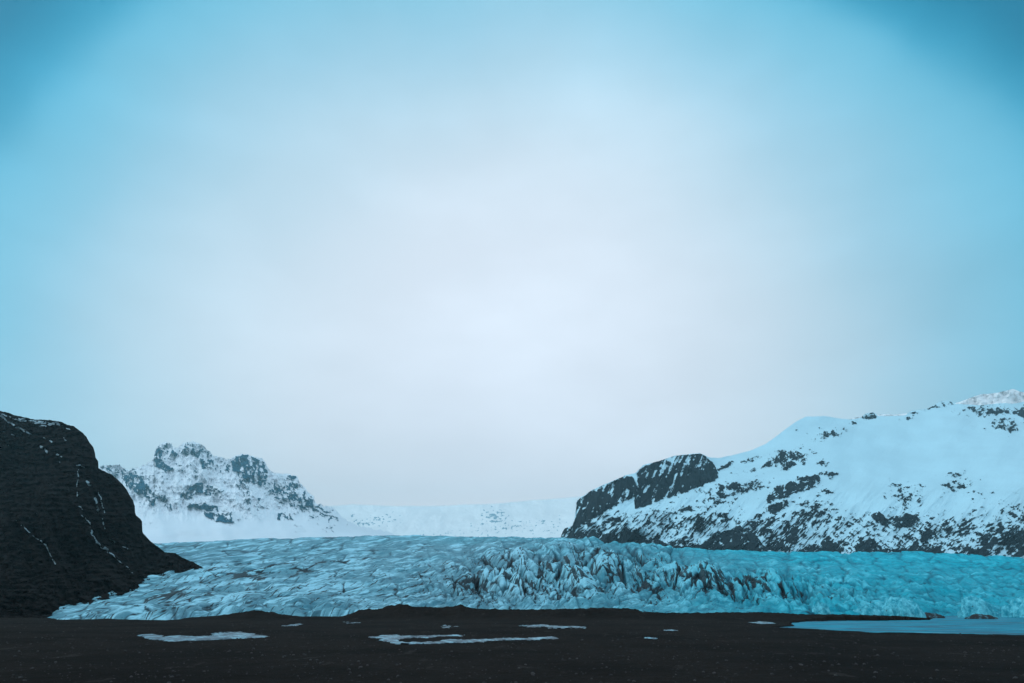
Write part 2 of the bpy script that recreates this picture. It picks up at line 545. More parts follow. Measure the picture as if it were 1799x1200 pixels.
# right: finer, lower waves, transverse bands
r1 = dirn(billow, -35, 15, 42, o=3, seed=6); r2 = dirn(billow, 78, 7, 30, o=3, seed=7)
hR = 5.0 * (r1 ** .8 - .45) + 2.6 * (r2 - .4)
X0, Y0 = X, Y
serac = np.clip(gauss(X, Y, 1010, 1010, 200, 58) + .9 * gauss(X, Y, 1100, 970, 100, 25) + .7 * gauss(X, Y, 900, 1040, 120, 30) + .8 * gauss(X, Y, 1300, 1035, 170, 28, 6), 0, 1.15)
h = hL * lf + hR * rt + hC * ce * .45 + hC * serac * .85
# forms in the ice measured across the slope: crests, clefts and pressure waves (heights scale with distance)
qa, qb = X + 9 * fbm(X / 60, Y / 22, 3, seed=25), Y + 5 * fbm(X / 60, Y / 22, 3, seed=26)


def form(fn, deg, Lg, W_, **k):
    a, b = rot(qa, qb, deg)
    return fn(a / Lg, b / W_, **k)


p1 = form(billow, -9, 150, 12, o=3, seed=201); p2 = form(billow, -14, 55, 4.5, o=3, seed=202)
p3 = form(billow, -12, 150, 36, o=2, seed=203)
q1 = form(billow, 38, 150, 44, o=3, gain=.42, seed=204); q2 = form(billow, -30, 100, 32, o=3, gain=.42, seed=205); q3 = form(billow, 56, 45, 13, o=3, seed=206)
w1 = form(billow, 5, 110, 10, o=3, seed=207); w2 = form(billow, 10, 26, 5, o=3, seed=208); w3 = form(billow, 38, 60, 14, o=3, seed=209)
lobes = ss(1000, 1050, Y) * ss(700, 560, X)
diag = np.clip(gauss(X, Y, 1340, 1040, 190, 26, 6), 0, 1)
upper = ss(.35, .8, s)
hp = (lf + ce * (1 - serac * .0) * .6) * (8 * (p1 ** .8 - .45) + 2.2 * (p2 - .4)) * (1 - .7 * lobes) + lobes * 18 * (p3 ** .7 - .5) \
    + serac * (28 * (q1 ** .7 - .5) + 16 * (q2 ** .7 - .5) + 4 * (q3 - .4)) \
    + rt * (11 * (w1 ** .8 - .45) + 4.5 * (w2 - .4) + 5 * (w3 - .4)) + diag * 12 * (w3 ** .75 - .5)
hp = hp * (1 - .4 * upper)
ca, cb = rot(qa + 6 * fbm(X / 25, Y / 12, 3, seed=27), qb + 4 * fbm(X / 25, Y / 12, 3, seed=28), 24)
k1, k2, kr, kx, ky = worley(ca / 78, cb / 34, 3)                    # big blocks between clefts
j1, j2, jr, jx, jy = worley(ca / 30, cb / 13, 5)                     # smaller broken blocks
la, lb = rot(qa, qb, -12)
n1_, n2_, nr_, nx_, ny_ = worley(la / 75, lb / 9, 7)                # long slabs on the left
ra_, rb_ = rot(qa, qb, 7)
e1, e2, er_, ex_, ey_ = worley(ra_ / 50, rb_ / 8, 9)                # slabs on the right
gap = lambda a, b, w_: np.clip(1 - (b - a) / w_, 0, 1)
big = gap(k1, k2, .12); small = gap(j1, j2, .16); slabL = gap(n1_, n2_, .10); slabR = gap(e1, e2, .2)
hp = hp * .8 + serac * (1 - .55 * upper) * (13 * (kr - .5) + 9 * kx * (kr * 2 - 1) - 9 * ky - 9 * big ** 1.5 + 3 * (jr - .5) - 3 * jy - 2.5 * small) \
    + (lf + .6 * ce) * (1 - .5 * upper) * (2.2 * (nr_ - .5) - 2.5 * ny_ - 2.5 * slabL) + rt * (1 - .4 * upper) * (3 * (er_ - .5) - 3 * ey_ - 2.5 * slabR) \
    + (diag + .3 * ce + .25 * rt) * (2.5 * (jr - .5) - 2 * small)
micro = 1.1 * dirn(billow, 35, 3.2, 9, o=3, seed=8) + .8 * dirn(billow, -30, 2.4, 7, o=3, seed=9)
ampl = ss(0, .07, s) * (1 - .35 * ss(.8, 1, s)) * line([(0, .3), (200, .55), (420, 1), (1500, 1), (1640, .9), (1800, .8), (2300, .8)], X)
z = z + (h * .10 + hp * D / 1110. + micro * far * .18 * (.35 + .65 * (ce + rt * .6 + .4 * lf))) * ampl
# a blunt foot along the ice front
z = z + 2.2 * ss(0, .02, s) * ss(.2, .03, s) * (.4 + billow(x / 14, y / 14, 2, seed=31)) * line([(0, .0), (120, .25), (420, 1), (1500, .8), (1650, .2), (2300, .1)], X)
# behind the crest the ice stays level
bt = np.linspace(0, 1, 40)[1:][:, None]
bx = x[-1] * (1 + .55 * bt); by = y[-1] + 560 * bt; bz = z[-1] - 3 * bt + 2.5 * fbm(bx / 30, by / 30, 3)
vv = lambda f, k: np.clip(1 - f * k, 0, 1)        # 1 in the bottom of a cleft
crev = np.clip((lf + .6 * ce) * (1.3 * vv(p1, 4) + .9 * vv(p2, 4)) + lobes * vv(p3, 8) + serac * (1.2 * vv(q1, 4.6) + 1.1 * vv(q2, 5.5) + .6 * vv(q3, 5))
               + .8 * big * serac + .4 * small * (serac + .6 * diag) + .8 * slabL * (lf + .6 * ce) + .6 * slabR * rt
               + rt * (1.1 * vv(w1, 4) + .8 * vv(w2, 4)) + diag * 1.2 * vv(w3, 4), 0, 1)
thin = dirn(billow, -55, 3.5, 60, o=3, seed=41)          # thin ash lines
thinL = dirn(billow, 66, 3.0, 70, o=3, seed=42)
lines_ = np.clip(1 - thin * 5.5, 0, 1) * (serac + .35 * ce + .3 * rt) + np.clip(1 - thinL * 5, 0, 1) * lf * .7
dark = gauss(X, Y, 470, 1008, 110, 16, -8) + .7 * gauss(X, Y, 300, 1050, 80, 12, -14) + .5 * gauss(X, Y, 760, 1010, 120, 16, -6)
fine1 = form(billow, 58, 110, 7, o=3, seed=221); fine2 = form(billow, -50, 90, 8, o=3, seed=222); fine3 = form(billow, -22, 120, 7, o=3, seed=223)
scratch = (np.clip(1.6 - fine1 * 5.5, 0, 1) + .8 * np.clip(1.5 - fine2 * 6, 0, 1)) * ss(-.25, .15, fbm(X / 40, Y / 20, 3, seed=224))
zone = ss(.78, .25, s) * (.35 + serac) + .9 * dark
ash = ss(.20, .48, form(fbm, 60, 40, 9, o=4, seed=45)) * serac + ss(.02, .30, form(fbm, -12, 70, 6, o=5, gain=.6, seed=46)) * lf * (.6 + 1.3 * dark) + ss(.12, .4, form(fbm, 35, 50, 7, o=4, seed=47)) * np.maximum(diag, .2 * rt)
dirt = np.clip(lines_ * zone * .3 + .95 * scratch * (serac + .6 * diag + .5 * ce + .3 * lf) * ss(.85, .5, s) + .85 * np.clip(1.5 - fine3 * 5.5, 0, 1) * (lf + .5 * ce) * ss(.8, .4, s) +  .65 * ash * zone + .95 * crev * (zone + .25 * (1 - rt) + .15) * ss(-.25, .25, fbm(X / 50, Y / 14, 3, seed=43) + .1)
               + .6 * ss(.1, .5, fbm(x / 22, y / 40, 4, seed=44)) * zone, 0, 1)
cat = lambda a, b: np.concatenate([a, b + 0 * bx])
m = M('glacier_ice')
ac, adt, abl, asn = m.attr('crev'), m.attr('dirt'), m.attr('blue'), m.attr('snow')
n1 = m.noise(.12, 6, .65); n2 = m.noise(.9, 5, .65); n3 = m.noise(.25, 5, .7, (1, .35, 1), 25)
grey = m.mix(m.rng(n1, .3, .7), (.20, .39, .45), (.08, .24, .30))
bl = m.mix(m.rng(n1, .3, .7), (.004, .50, .60), (.001, .30, .39))
col = m.mix(abl, grey, bl)
col = m.mix(m.math('MULTIPLY', ac, .92), col, m.mix(abl, (.025, .065, .085), (.004, .10, .15)))  # darker ice in the clefts, with their deep shade painted in
col = m.mix(m.rng(m.math('ADD', asn, m.math('MULTIPLY_ADD', n3, .5, -.25)), .15, .85), col, m.mix(abl, (.40, .72, .82), (.06, .60, .70)))
dd = m.rng(m.math('ADD', adt, m.math('MULTIPLY_ADD', n2, .7, -.35)), .28, .72)
col = m.mix(m.math('MULTIPLY', dd, .92), col, (.016, .019, .022))
m.bump(m.math('ADD', n2, m.math('MULTIPLY', n1, 2.0)), 1.3)
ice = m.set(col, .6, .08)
blue = np.clip(ss(820, 1500, X) * .85 + .35 * ss(.6, 1, s) * ss(500, 900, X) + .2 * fbm(x / 60, y / 60, 3, seed=51), 0, 1)
snowm = np.clip(.22 + .5 * fbm(x / 12, y / 30, 4, seed=52) + .22 * (kr - .5) * serac + .25 * (nr_ - .5) * lf + .25 * (er_ - .5) * rt + (1.5 * form(fbm, -9, 60, 3.4, o=5, gain=.7, seed=53) * (1 - rt) + 1.3 * form(fbm, 4, 70, 3.4, o=5, gain=.7, seed=54) * rt) * (1 - serac * .5) + .03 * hp - crev * .6 + .12 * lf - .12 * rt, 0, 1)
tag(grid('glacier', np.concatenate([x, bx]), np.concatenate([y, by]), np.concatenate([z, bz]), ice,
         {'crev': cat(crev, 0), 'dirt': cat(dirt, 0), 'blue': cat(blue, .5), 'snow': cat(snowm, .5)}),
    'broad blue glacier tongue, crevassed and streaked with ash, ending at the black sand', 'glacier', kind='structure')

# ------------------------------------------------------------------ ice mounds at the lagoon edge
m = M('mound_ice')
n1 = m.noise(.5, 5, .65); n2 = m.noise(1.6, 5, .6, (1, .4, 1), 60)
col = m.mix(m.rng(n1, .35, .65), (.02, .26, .33), (.16, .58, .66))
col = m.mix(m.rng(n2, .62, .72), col, (.05, .055, .06))
m.bump(m.math('ADD', n1, n2), .12)
mound_m = m.set(col, .5, .1)
m = M('dirty_mound_ice')
n1 = m.noise(.7, 5, .65)
col = m.mix(m.rng(n1, .48, .7), (.035, .033, .034), (.10, .24, .28))
m.bump(n1, .35)
dmound_m = m.set(col, .7, .1)


def mound(Xa, Xb, Ytop, Ybot, D0, mat, label, seed, depth=.5, sharp=1.0):
    xa, _, zb = at(Xa * 1., Ybot * 1., D0); xb = at(Xb * 1., Ybot * 1., D0)[0]; zt = at(Xa * 1., Ytop * 1., D0)[2]
    zb = min(zb, 0.0)
    wdt = xb - xa
    u, v = np.meshgrid(np.linspace(-1.15, 1.15, 150), np.linspace(-1.15, 1.15, 90))
    px = (xa + xb) / 2 + u * wdt / 2; py = D0 + v * wdt * depth
    r = np.hypot(u, v) + .55 * fbm(u * 1.7, v * 1.7, 5, .6, seed=seed) + .12 * u * math.sin(seed)
    hh = np.clip(1 - r ** 2, -.2, 1)
    hh = np.where(hh > 0, hh ** (.62 * sharp), hh * 3)
    pz = zb - .25 + (zt - zb + .25) * hh + .32 * (zt - zb) * (billow(u * 2.2 + v, v * 1.7 + seed, 4, .6, seed=seed) - .35) * (hh > 0)
    o = grid('ice_mound', px, py, pz, mat, keep=hh > -.25)
    return tag(o, label, 'ice mound', group='ice mounds along the lagoon edge')


mound(1545, 1622, 1054, 1080, 214., mound_m, 'smooth pale blue ice dome at the foot of the glacier, behind the sand spit', 1)
mound(1500, 1552, 1065, 1080, 216., mound_m, 'low blue ice hump just left of the smooth pale dome', 2)
mound(1590, 1656, 1077, 1083, 232., dmound_m, 'long low dirty ice bar in front of the smooth pale dome', 3, .25)
mound(1684, 1745, 1051, 1078, 240., mound_m, 'steep pale ice hump standing alone at the back of the frozen lagoon', 4, .4, 1.6)
mound(1694, 1748, 1080, 1085, 216., dmound_m, 'thin dirty ice bar in the lagoon in front of the steep pale hump', 5, .2)
mound(1765, 1850, 1054, 1078, 245., mound_m, 'blue ice hump at the right edge of the photo in the lagoon', 6)
mound(1425, 1462, 1061, 1078, 211., mound_m, 'small steep wedge of ice at the glacier foot, left of the blue hump', 7, .5, 1.5)

# ------------------------------------------------------------------ near dark hill on the left
HILL = [(-700, 640), (-300, 680), (0, 721), (14, 725), (30, 731), (50, 734), (62, 738), (80, 737), (105, 740), (118, 746), (130, 749), (145, 760), (152, 768), (158, 778), (164, 786), (167, 796), (168, 804),
        (173, 811), (173, 819), (171, 821), (180, 827), (195, 833), (206, 842), (215, 850), (222, 860), (228, 871), (234, 880), (237, 890), (236, 896), (239, 905), (246, 911), (250, 917), (249, 927), (251, 936),
        (262, 949), (278, 961), (290, 970), (300, 971), (308, 972), (320, 979), (332, 985), (340, 987), (352, 995), (365, 1003), (385, 1012), (400, 1022), (420, 1040)]
HBASE = [(-700, 1093), (60, 1092), (100, 1090), (140, 1076), (180, 1056), (230, 1044), (300, 1036), (345, 1030), (385, 1026), (400, 1026), (420, 1041)]
HDB = [(-700, 215), (60, 214), (100, 222), (180, 285), (230, 318), (330, 366), (400, 400), (420, 405)]
Xh = np.concatenate([np.linspace(-700, -20, 160)[:-1], np.linspace(-20, 420, 760)])
streaks = [([(0, 731), (25, 747), (55, 762)], 2.2), ([(-60, 715), (0, 727), (30, 737), (55, 741)], 1.4), ([(33, 737), (60, 741), (85, 744), (104, 744)], 3.6), ([(62, 745), (80, 750)], 2.), ([(110, 750), (122, 754)], 1.6),
           ([(78, 768), (90, 776)], 1.7), ([(71, 783), (83, 794)], 2.4), ([(99, 798), (108, 803)], 1.6), ([(103, 810), (108, 812)], 1.3), ([(135, 817), (150, 821)], 1.2),
           ([(137, 825), (138, 840), (135, 855)], 1.4), ([(136, 866), (135, 873)], 1.8), ([(152, 845), (158, 852)], 2.2), ([(172, 863), (178, 880), (183, 901)], 1.2), ([(168, 875), (172, 898)], 2.4),
           ([(180, 912), (184, 930)], 1.3), ([(140, 890), (145, 895)], 1.5), ([(143, 905), (155, 915), (163, 940), (168, 950)], 1.4), ([(168, 950), (178, 960), (190, 965)], 2.4), ([(190, 969), (198, 975)], 1.8),
           ([(198, 975), (220, 995)], 1.0), ([(190, 946), (225, 965)], 1.0), ([(28, 915), (60, 942), (80, 958), (97, 990)], 1.3), ([(3, 756), (8, 757)], 2), ([(18, 763), (25, 765)], 1.5), ([(3, 782), (15, 783)], 1.1),
           ([(276, 1024), (290, 1026)], 2.2), ([(112, 770), (120, 775)], .8), ([(210, 985), (232, 1006)], .8)]


def hill_snow(X, Y):
    Xw = X + 3 * fbm(X / 9, Y / 9, 3, seed=61); Yw = Y + 3 * fbm(X / 9, Y / 9, 3, seed=62)
    r = np.zeros(X.shape)
    brk = fbm(X / 7, Y / 7, 3, seed=63)
    for pts, wd in streaks:
        d = segdist(Xw, Yw, pts)
        r = np.maximum(r, ss(wd * 1.15, wd * .35, d) * ss(-.22, .16, brk + .05 * wd))
    sp_ = ss(.33, .5, fbm(X / 10 + 4, Y / 5, 4, seed=64)) * ss(820, 740, Y + X * .2) * .4
    return np.maximum(r, sp_)


def hill_relief(X, Y, rock):
    a, b = rot(X, Y, 62)
    return 30 * fbm(X / 120, Y / 120, 3, seed=65) + 16 * (billow(b / 34, a / 150, 3, seed=66) - .4) + 13 * fbm(X / 14, Y / 10, 5, .6, seed=67) + 9 * (billow(X / 30, Y / 9, 3, seed=68) - .4)


m = M('hill_rock')
ar = m.attr('rock')
n1 = m.noise(.25, 6, .7); n2 = m.noise(.06, 5, .6); n3 = m.noise(.9, 5, .7, (1, 1, .5))
rc = m.mix(m.rng(n1, .34, .72), (.0068, .0045, .0036), (.026, .0170, .0155))
rc = m.mix(m.rng(n2, .45, .62), rc, (.010, .0054, .0045))
f = m.rng(m.math('ADD', ar, m.math('MULTIPLY_ADD', n3, .6, -.3)), .30, .7)
m.bump(m.math('ADD', n1, n3), 1.2)
hill_m = m.set(m.mix(m.math('MULTIPLY', f, .78), rc, (.42, .52, .56)), .95, .03)
topj = line(HILL, Xh)
hj = 2.0 * fbm(Xh / 16, Xh * 0, 5, .6, seed=68)
o = mountain('hill', hill_m, Xh, topj, line(HBASE, Xh) + 2, line(HDB, Xh), line([(-700, 760), (0, 640), (170, 560), (250, 500), (365, 430), (420, 410)], Xh), 620,
             hill_relief, hill_snow, back=260, jag=hj[None], soft=15, backrock=0.)
tag(o, 'steep near hill of black rock with thin broken streaks of snow, left edge', 'hill', kind='structure')

# ------------------------------------------------------------------ big snowy mountain on the right
RTOP = [(940, 1000), (984, 947), (988, 935), (992, 928), (1005, 924), (1009, 915), (1012, 895), (1013, 881), (1020, 874), (1040, 861), (1060, 852), (1100, 835), (1118, 830), (1130, 817), (1160, 809), (1185, 801),
        (1210, 798), (1230, 796), (1244, 803), (1262, 805), (1290, 799), (1320, 791), (1345, 780), (1362, 768), (1380, 754), (1398, 741), (1416, 732), (1450, 731), (1480, 736), (1500, 737), (1512, 734), (1520, 727), (1535, 724),
        (1543, 731), (1560, 731), (1590, 730), (1600, 722), (1630, 718), (1640, 712), (1652, 705), (1668, 703), (1676, 709), (1692, 710), (1720, 712), (1760, 708), (1780, 709), (1799, 706), (1900, 700), (2300, 690)]
RB = [(940, 1001), (984, 962), (1100, 975), (1300, 985), (1500, 988), (1799, 1000), (2300, 1015)]
RP = [([(1013, 880), (1040, 863), (1098, 836), (1112, 838), (1121, 856), (1118, 872), (1085, 886), (1060, 900), (1035, 915), (1018, 926), (1006, 930)], 1.06),
      ([(1117, 827), (1150, 811), (1185, 801), (1232, 797), (1252, 812), (1262, 832), (1260, 842), (1225, 857), (1192, 868), (1150, 882), (1116, 894), (1114, 880), (1120, 864), (1122, 850)], .97),
      ([(1190, 850), (1225, 820), (1250, 815), (1262, 840), (1225, 856)], 1.1),
      ([(985, 948), (988, 932), (1002, 930), (1008, 936), (1040, 934), (1070, 912), (1097, 902), (1090, 914), (1070, 928), (1040, 946), (1010, 955)], .78),
      ([(1259, 826), (1284, 809), (1290, 810), (1278, 822), (1262, 826)], 1.), ([(1300, 812), (1320, 804), (1340, 799), (1338, 803), (1310, 815)], .7),
      ([(1337, 822), (1352, 806), (1372, 794), (1400, 792), (1420, 803), (1412, 816), (1395, 806), (1372, 818), (1352, 820)], .82),
      ([(1370, 824), (1378, 813), (1392, 810), (1400, 818), (1380, 825)], .9), ([(1433, 815), (1445, 809), (1458, 812), (1450, 819)], .8),
      ([(1346, 874), (1362, 857), (1385, 848), (1405, 838), (1438, 834), (1441, 847), (1420, 861), (1398, 866), (1380, 874), (1360, 876), (1348, 886)], .98),
      ([(1350, 888), (1368, 884), (1385, 878), (1384, 888), (1366, 902), (1352, 903)], 1.05), ([(1343, 925), (1350, 912), (1362, 903), (1362, 915), (1350, 926)], 1.05),
      ([(1190, 897), (1212, 887), (1220, 895), (1198, 899)], 1.), ([(1310, 913), (1328, 914), (1332, 925), (1318, 926)], .9), ([(1266, 908), (1274, 902), (1280, 912)], .9),
      ([(1166, 902), (1185, 892), (1184, 897), (1168, 906)], .8),
      ([(1128, 964), (1136, 952), (1160, 950), (1185, 960), (1230, 958), (1262, 938), (1300, 924), (1322, 936), (1340, 955), (1352, 972), (1300, 974), (1240, 970), (1150, 972)], .97),
      ([(1530, 905), (1545, 900), (1562, 914), (1560, 924), (1540, 918)], 1.), ([(1565, 912), (1590, 900), (1612, 908), (1604, 925), (1580, 922)], .85),
      ([(1500, 960), (1515, 950), (1532, 947), (1541, 955), (1540, 968), (1505, 970)], 1.05),
      ([(1515, 735), (1518, 730), (1535, 725), (1540, 730), (1530, 737)], .85), ([(1650, 712), (1655, 703), (1668, 702), (1674, 710), (1660, 715)], .7),
      ([(1785, 725), (1799, 712), (1850, 700), (1850, 735), (1799, 735)], .9), ([(1768, 748), (1785, 740), (1788, 755), (1772, 757)], .8),
      ([(1102, 950), (1120, 940), (1126, 944), (1110, 953)], .9)]
RG = [(1590, 870, 30, 22, .5, 0), (1590, 915, 55, 14, .6, 0), (1680, 852, 24, 16, .5, 0), (1680, 835, 25, 8, .35, 0), (1460, 763, 26, 9, .5, -15), (1425, 755, 60, 6, .2, 0), (1740, 722, 50, 9, .62, 0), (1765, 745, 26, 12, .55, 0),
      (1620, 720, 26, 5, .55, -12), (1596, 734, 12, 5, .55, 0), (1300, 855, 55, 9, .62, -3), (1270, 870, 40, 8, .6, -10), (1455, 833, 14, 8, .5, 0), (1395, 800, 40, 12, .45, 0), (1430, 900, 35, 22, .58, 0), (1400, 925, 25, 30, .55, 0),
      (1250, 885, 45, 22, .40, -10), (1150, 915, 80, 20, .40, -25), (1285, 900, 25, 14, .35, 0), (1320, 830, 30, 8, .35, 0), (1640, 745, 20, 6, .2, 0), (1210, 850, 60, 10, .3, -20), (1560, 745, 20, 4, .2, 0), (1500, 742, 12, 4, .4, 0),
      (1450, 865, 16, 10, .4, 0), (1700, 870, 60, 12, .25, 0), (1510, 905, 30, 10, .3, 0)]


def rocks_right(X, Y):
    a = 3.5 * fbm(X / 14, Y / 14, 4, seed=71); b = 3.0 * fbm(X / 14, Y / 14, 4, seed=72)
    a2 = 4.5 * fbm(X / 6, Y / 5, 4, .6, seed=73)
    Xw, Yw = X + a + a2, Y + b + a2
    h = line(CREST, X) - Y
    top = line([(980, 30), (1020, 40), (1100, 66), (1200, 80), (1300, 75), (1400, 85), (1480, 80), (1530, 62), (1600, 70), (1700, 85), (1799, 110), (2300, 130)], X)
    big = fbm(X / 55, Y / 40, 3, seed=74)
    d = .72 * np.clip(1 - (h / top), 0, 1) ** .55 * (.5 + .75 * ss(-.25, .35, big)) * (.85 + .8 * fbm(X / 16, Y / 16, 3, seed=89)) + .12 * ss(1.8, .6, h / top)
    d = d + .10 * ss(22, 0, h) * ss(-.2, .3, big)
    for cx, cy, rx, ry, am, tl in RG:
        d = np.maximum(d, am * gauss(Xw, Yw, cx, cy, rx, ry, tl) ** .6)
    # streak texture along the fall line, fanned
    u1, v1 = rot(X + a, Y + b, -47)
    u2, v2 = rot(X + a, Y + b, -28)
    st1 = fbm(u1 / 22, v1 / 3.6, 4, .6, seed=75); st2 = fbm(u2 / 20, v2 / 3.8, 4, .6, seed=76)
    fan = ss(1430, 1500, X) * ss(1700, 1620, X)
    u3, v3 = rot(X + a, Y + b, 35); st3 = fbm(u3 / 18, v3 / 4, 4, .6, seed=77)
    st = st1 * ss(1650, 1560, X) + st2 * ss(1560, 1650, X)
    st = st * (1 - fan * .5) + st3 * fan * .6
    iso = fbm(X / 13, Y / 10, 6, .72, seed=78)
    st = .75 * st + .5 * fbm(u1 / 9, v1 / 2.6, 3, .7, seed=88) + .25 * iso
    streaky = ss(95, 45, h)
    n = (st * (.25 + .75 * streaky) + iso * (.9 - .6 * streaky)) * 1.25
    rk = (n - (1 - 2 * d) * .62) / .10
    rk = np.where(d < .06, -4, rk)
    bed_u, bed_v = rot(X + a, Y + b, -27)
    bed = .3 * fbm(bed_u / 30, bed_v / 3.4, 4, .6, seed=79) + .75 * fbm(X / 13, Y / 15, 6, .72, seed=80) + .3 * np.abs(fbm(X / 20, Y / 50, 3, seed=87)) - .06
    fis = .8 * (.36 - billow((X + .5 * Y) / 13, Y / 60, 4, .6, seed=141)) + .45 * fbm(X / 10, Y / 6, 5, .7, seed=142)
    for i_, (poly, am) in enumerate(RP):
        ins = inpoly(poly, X + .8 * (Xw - X), Y + .8 * (Yw - Y)) if i_ < 3 else inpoly(poly, Xw, Yw)
        rk = np.where(ins, np.maximum(rk, ((bed if i_ > 2 else .5 * bed + fis + .13 + .1 * ss(830, 880, Y + .35 * (X - 1150))) * 1.5 + (am - .74) * 1.1) / .12), rk)
    return np.clip(.5 + rk * .5, 0, 1)


def relief_right(X, Y, rock):
    u, v = rot(X, Y, -47)
    low = ss(140, 60, line(CREST, X) - Y)
    r = 120 * fbm(X / 170, Y / 110, 3, seed=81) + (34 * (billow(v / 42, u / 150, 3, seed=82) - .4) + 10 * (billow(v / 11, u / 40, 3, seed=83) - .4)) * (.12 + .88 * low)
    cliff = np.zeros(X.shape)
    for poly, am in RP[:3]:
        cliff = np.maximum(cliff, inpoly(poly, X, Y).astype(float))
    r = r + 22 * (billow(X / 13, Y / 60, 3, seed=84) - .4) * cliff
    return r - 7 * rock * (1 + fbm(X / 5, Y / 5, 3, seed=85))


Xr = np.concatenate([np.linspace(940, 1830, 1750), np.linspace(1830, 2300, 240)[1:]])
jag = 1.2 * fbm(Xr / 7, 0 * Xr, 4, seed=86) * line([(980, 1), (1250, 1), (1290, .4), (1500, .5), (1640, 1), (1799, 1)], Xr)
right_m = snow_rock('snow_and_basalt', 1.0)
o = mountain('mountain', right_m, Xr, line(RTOP, Xr), line(RB, Xr), line([(940, 1750), (1000, 1700), (1400, 1420), (1800, 1350), (2300, 1250)], Xr),
             line([(940, 1760), (1012, 2000), (1250, 2350), (1500, 2900), (2300, 3000)], Xr), 640, relief_right, rocks_right, back=1400, curve=1.15, jag=jag[None])
tag(o, 'long snow covered mountain with a dark basalt cliff band, filling the right side', 'mountain', kind='structure')

# ------------------------------------------------------------------ jagged mountain far left
LTOP = [(60, 870), (120, 845), (170, 823), (180, 820), (200, 817), (212, 819), (226, 827), (240, 822), (250, 820), (262, 813), (270, 808), (272, 795), (276, 785), (284, 780), (292, 777), (300, 780), (304, 788), (312, 787), (322, 780), (330, 776), (345, 778),
        (358, 784), (368, 795), (376, 803), (390, 806), (404, 808), (410, 803), (420, 799), (434, 799), (446, 803), (458, 806), (466, 813), (472, 826), (480, 832), (492, 833), (505, 834), (521, 837), (526, 847), (532, 855), (542, 866),
        (551, 873), (554, 884), (566, 889), (582, 892), (592, 899), (604, 912), (630, 925), (680, 935), (740, 960)]
LP = [([(272, 797), (277, 784), (297, 777), (303, 790), (314, 799), (303, 804), (275, 805)], .72), ([(271, 806), (283, 806), (294, 818), (306, 826), (289, 828), (275, 819)], .95),
      ([(317, 788), (332, 778), (352, 783), (370, 796), (372, 803), (345, 802), (317, 796)], .62), ([(352, 806), (361, 808), (400, 810), (409, 829), (389, 829), (356, 821)], .66), ([(352, 808), (360, 808), (362, 822), (353, 821)], .95),
      ([(407, 813), (417, 800), (431, 799), (464, 811), (472, 827), (467, 852), (450, 852), (422, 841), (409, 827)], .80), ([(407, 813), (417, 801), (431, 801), (432, 826), (410, 828)], 1.),
      ([(215, 836), (232, 831), (246, 836), (258, 849), (261, 867), (242, 867), (222, 855)], .9), ([(317, 869), (339, 850), (357, 848), (356, 863), (333, 875), (317, 876)], .97),
      ([(359, 853), (375, 855), (379, 870), (361, 868)], .75), ([(330, 885), (381, 888), (383, 897), (361, 896), (331, 891)], .95), ([(358, 899), (380, 902), (409, 903), (410, 918), (378, 916), (359, 907)], .88),
      ([(417, 855), (442, 855), (439, 871), (420, 871)], .62), ([(467, 855), (489, 843), (503, 834), (524, 838), (534, 863), (550, 874), (553, 888), (534, 899), (498, 880), (470, 868)], .66),
      ([(487, 901), (511, 901), (512, 912), (489, 912)], .75), ([(258, 892), (268, 880), (273, 868), (272, 888)], .85), ([(288, 885), (300, 884), (302, 896), (294, 894)], .85), ([(276, 872), (292, 870), (294, 880), (280, 881)], .7)]
LG = [(200, 828, 34, 11, .55, 10), (560, 895, 40, 10, .5, 30), (262, 865, 16, 22, .55, 0), (330, 825, 60, 25, .28, 0), (350, 795, 30, 8, .5, 0), (300, 850, 22, 18, .3, 0), (440, 880, 30, 22, .38, 0), (500, 870, 40, 20, .45, 30), (540, 890, 35, 16, .5, 30),
      (400, 905, 30, 12, .35, 0), (460, 845, 20, 12, .5, 0), (530, 925, 12, 8, .3, 0), (580, 930, 8, 8, .45, 0), (240, 840, 30, 14, .45, 0), (425, 850, 20, 12, .4, 0), (380, 865, 20, 14, .4, 0), (255, 925, 20, 14, .15, 0)]


def rocks_left(X, Y):
    a = 5 * fbm(X / 14, Y / 14, 4, seed=91); b = 5 * fbm(X / 14, Y / 14, 4, seed=92); a2 = 3.2 * fbm(X / 5, Y / 4, 4, .6, seed=93)
    Xw, Yw = X + a + a2, Y + b + a2
    d = np.zeros(X.shape)
    for cx, cy, rx, ry, am, tl in LG:
        d = np.maximum(d, am * gauss(Xw, Yw, cx, cy, rx, ry, tl) ** .6)
    u, v = rot(X + a, Y + b, 24)
    g1 = billow(u / 15, v / 9, 4, .6, seed=94); g2 = billow(X / 8, Y / 15, 4, .6, seed=95)
    n = .5 * fbm(u / 16, v / 6, 4, .6, seed=102) + .9 * (.42 - g1) * (g1 < .6) + .35 * (.4 - g2)
    rk = (n - (1 - 2 * d) * .5) / .14
    rk = np.where(d < .06, -4, rk)
    bed = .3 * fbm(u / 20, v / 3, 4, .6, seed=96) + .5 * fbm(X / 14, Y / 11, 5, .7, seed=97) + .55 * (.4 - billow(X / 9, Y / 20, 4, .6, seed=103))
    for poly, am in LP:
        ins = inpoly(poly, Xw, Yw)
        rk = np.where(ins, np.maximum(rk, (bed * 1.5 + (am - .66) * 1.2) / .16), rk)
    return np.clip(.5 + rk * .5, 0, 1)


def relief_left(X, Y, rock):
    up = ss(925, 880, Y)
    return 1. * (220 * (.35 + .65 * up) * fbm(X / 80, Y / 60, 3, seed=98) + up * (90 * (billow(X / 30, Y / 60, 3, seed=99) - .4) + 40 * (billow(X / 10, Y / 12, 3, seed=100) - .4)) - 22 * rock)


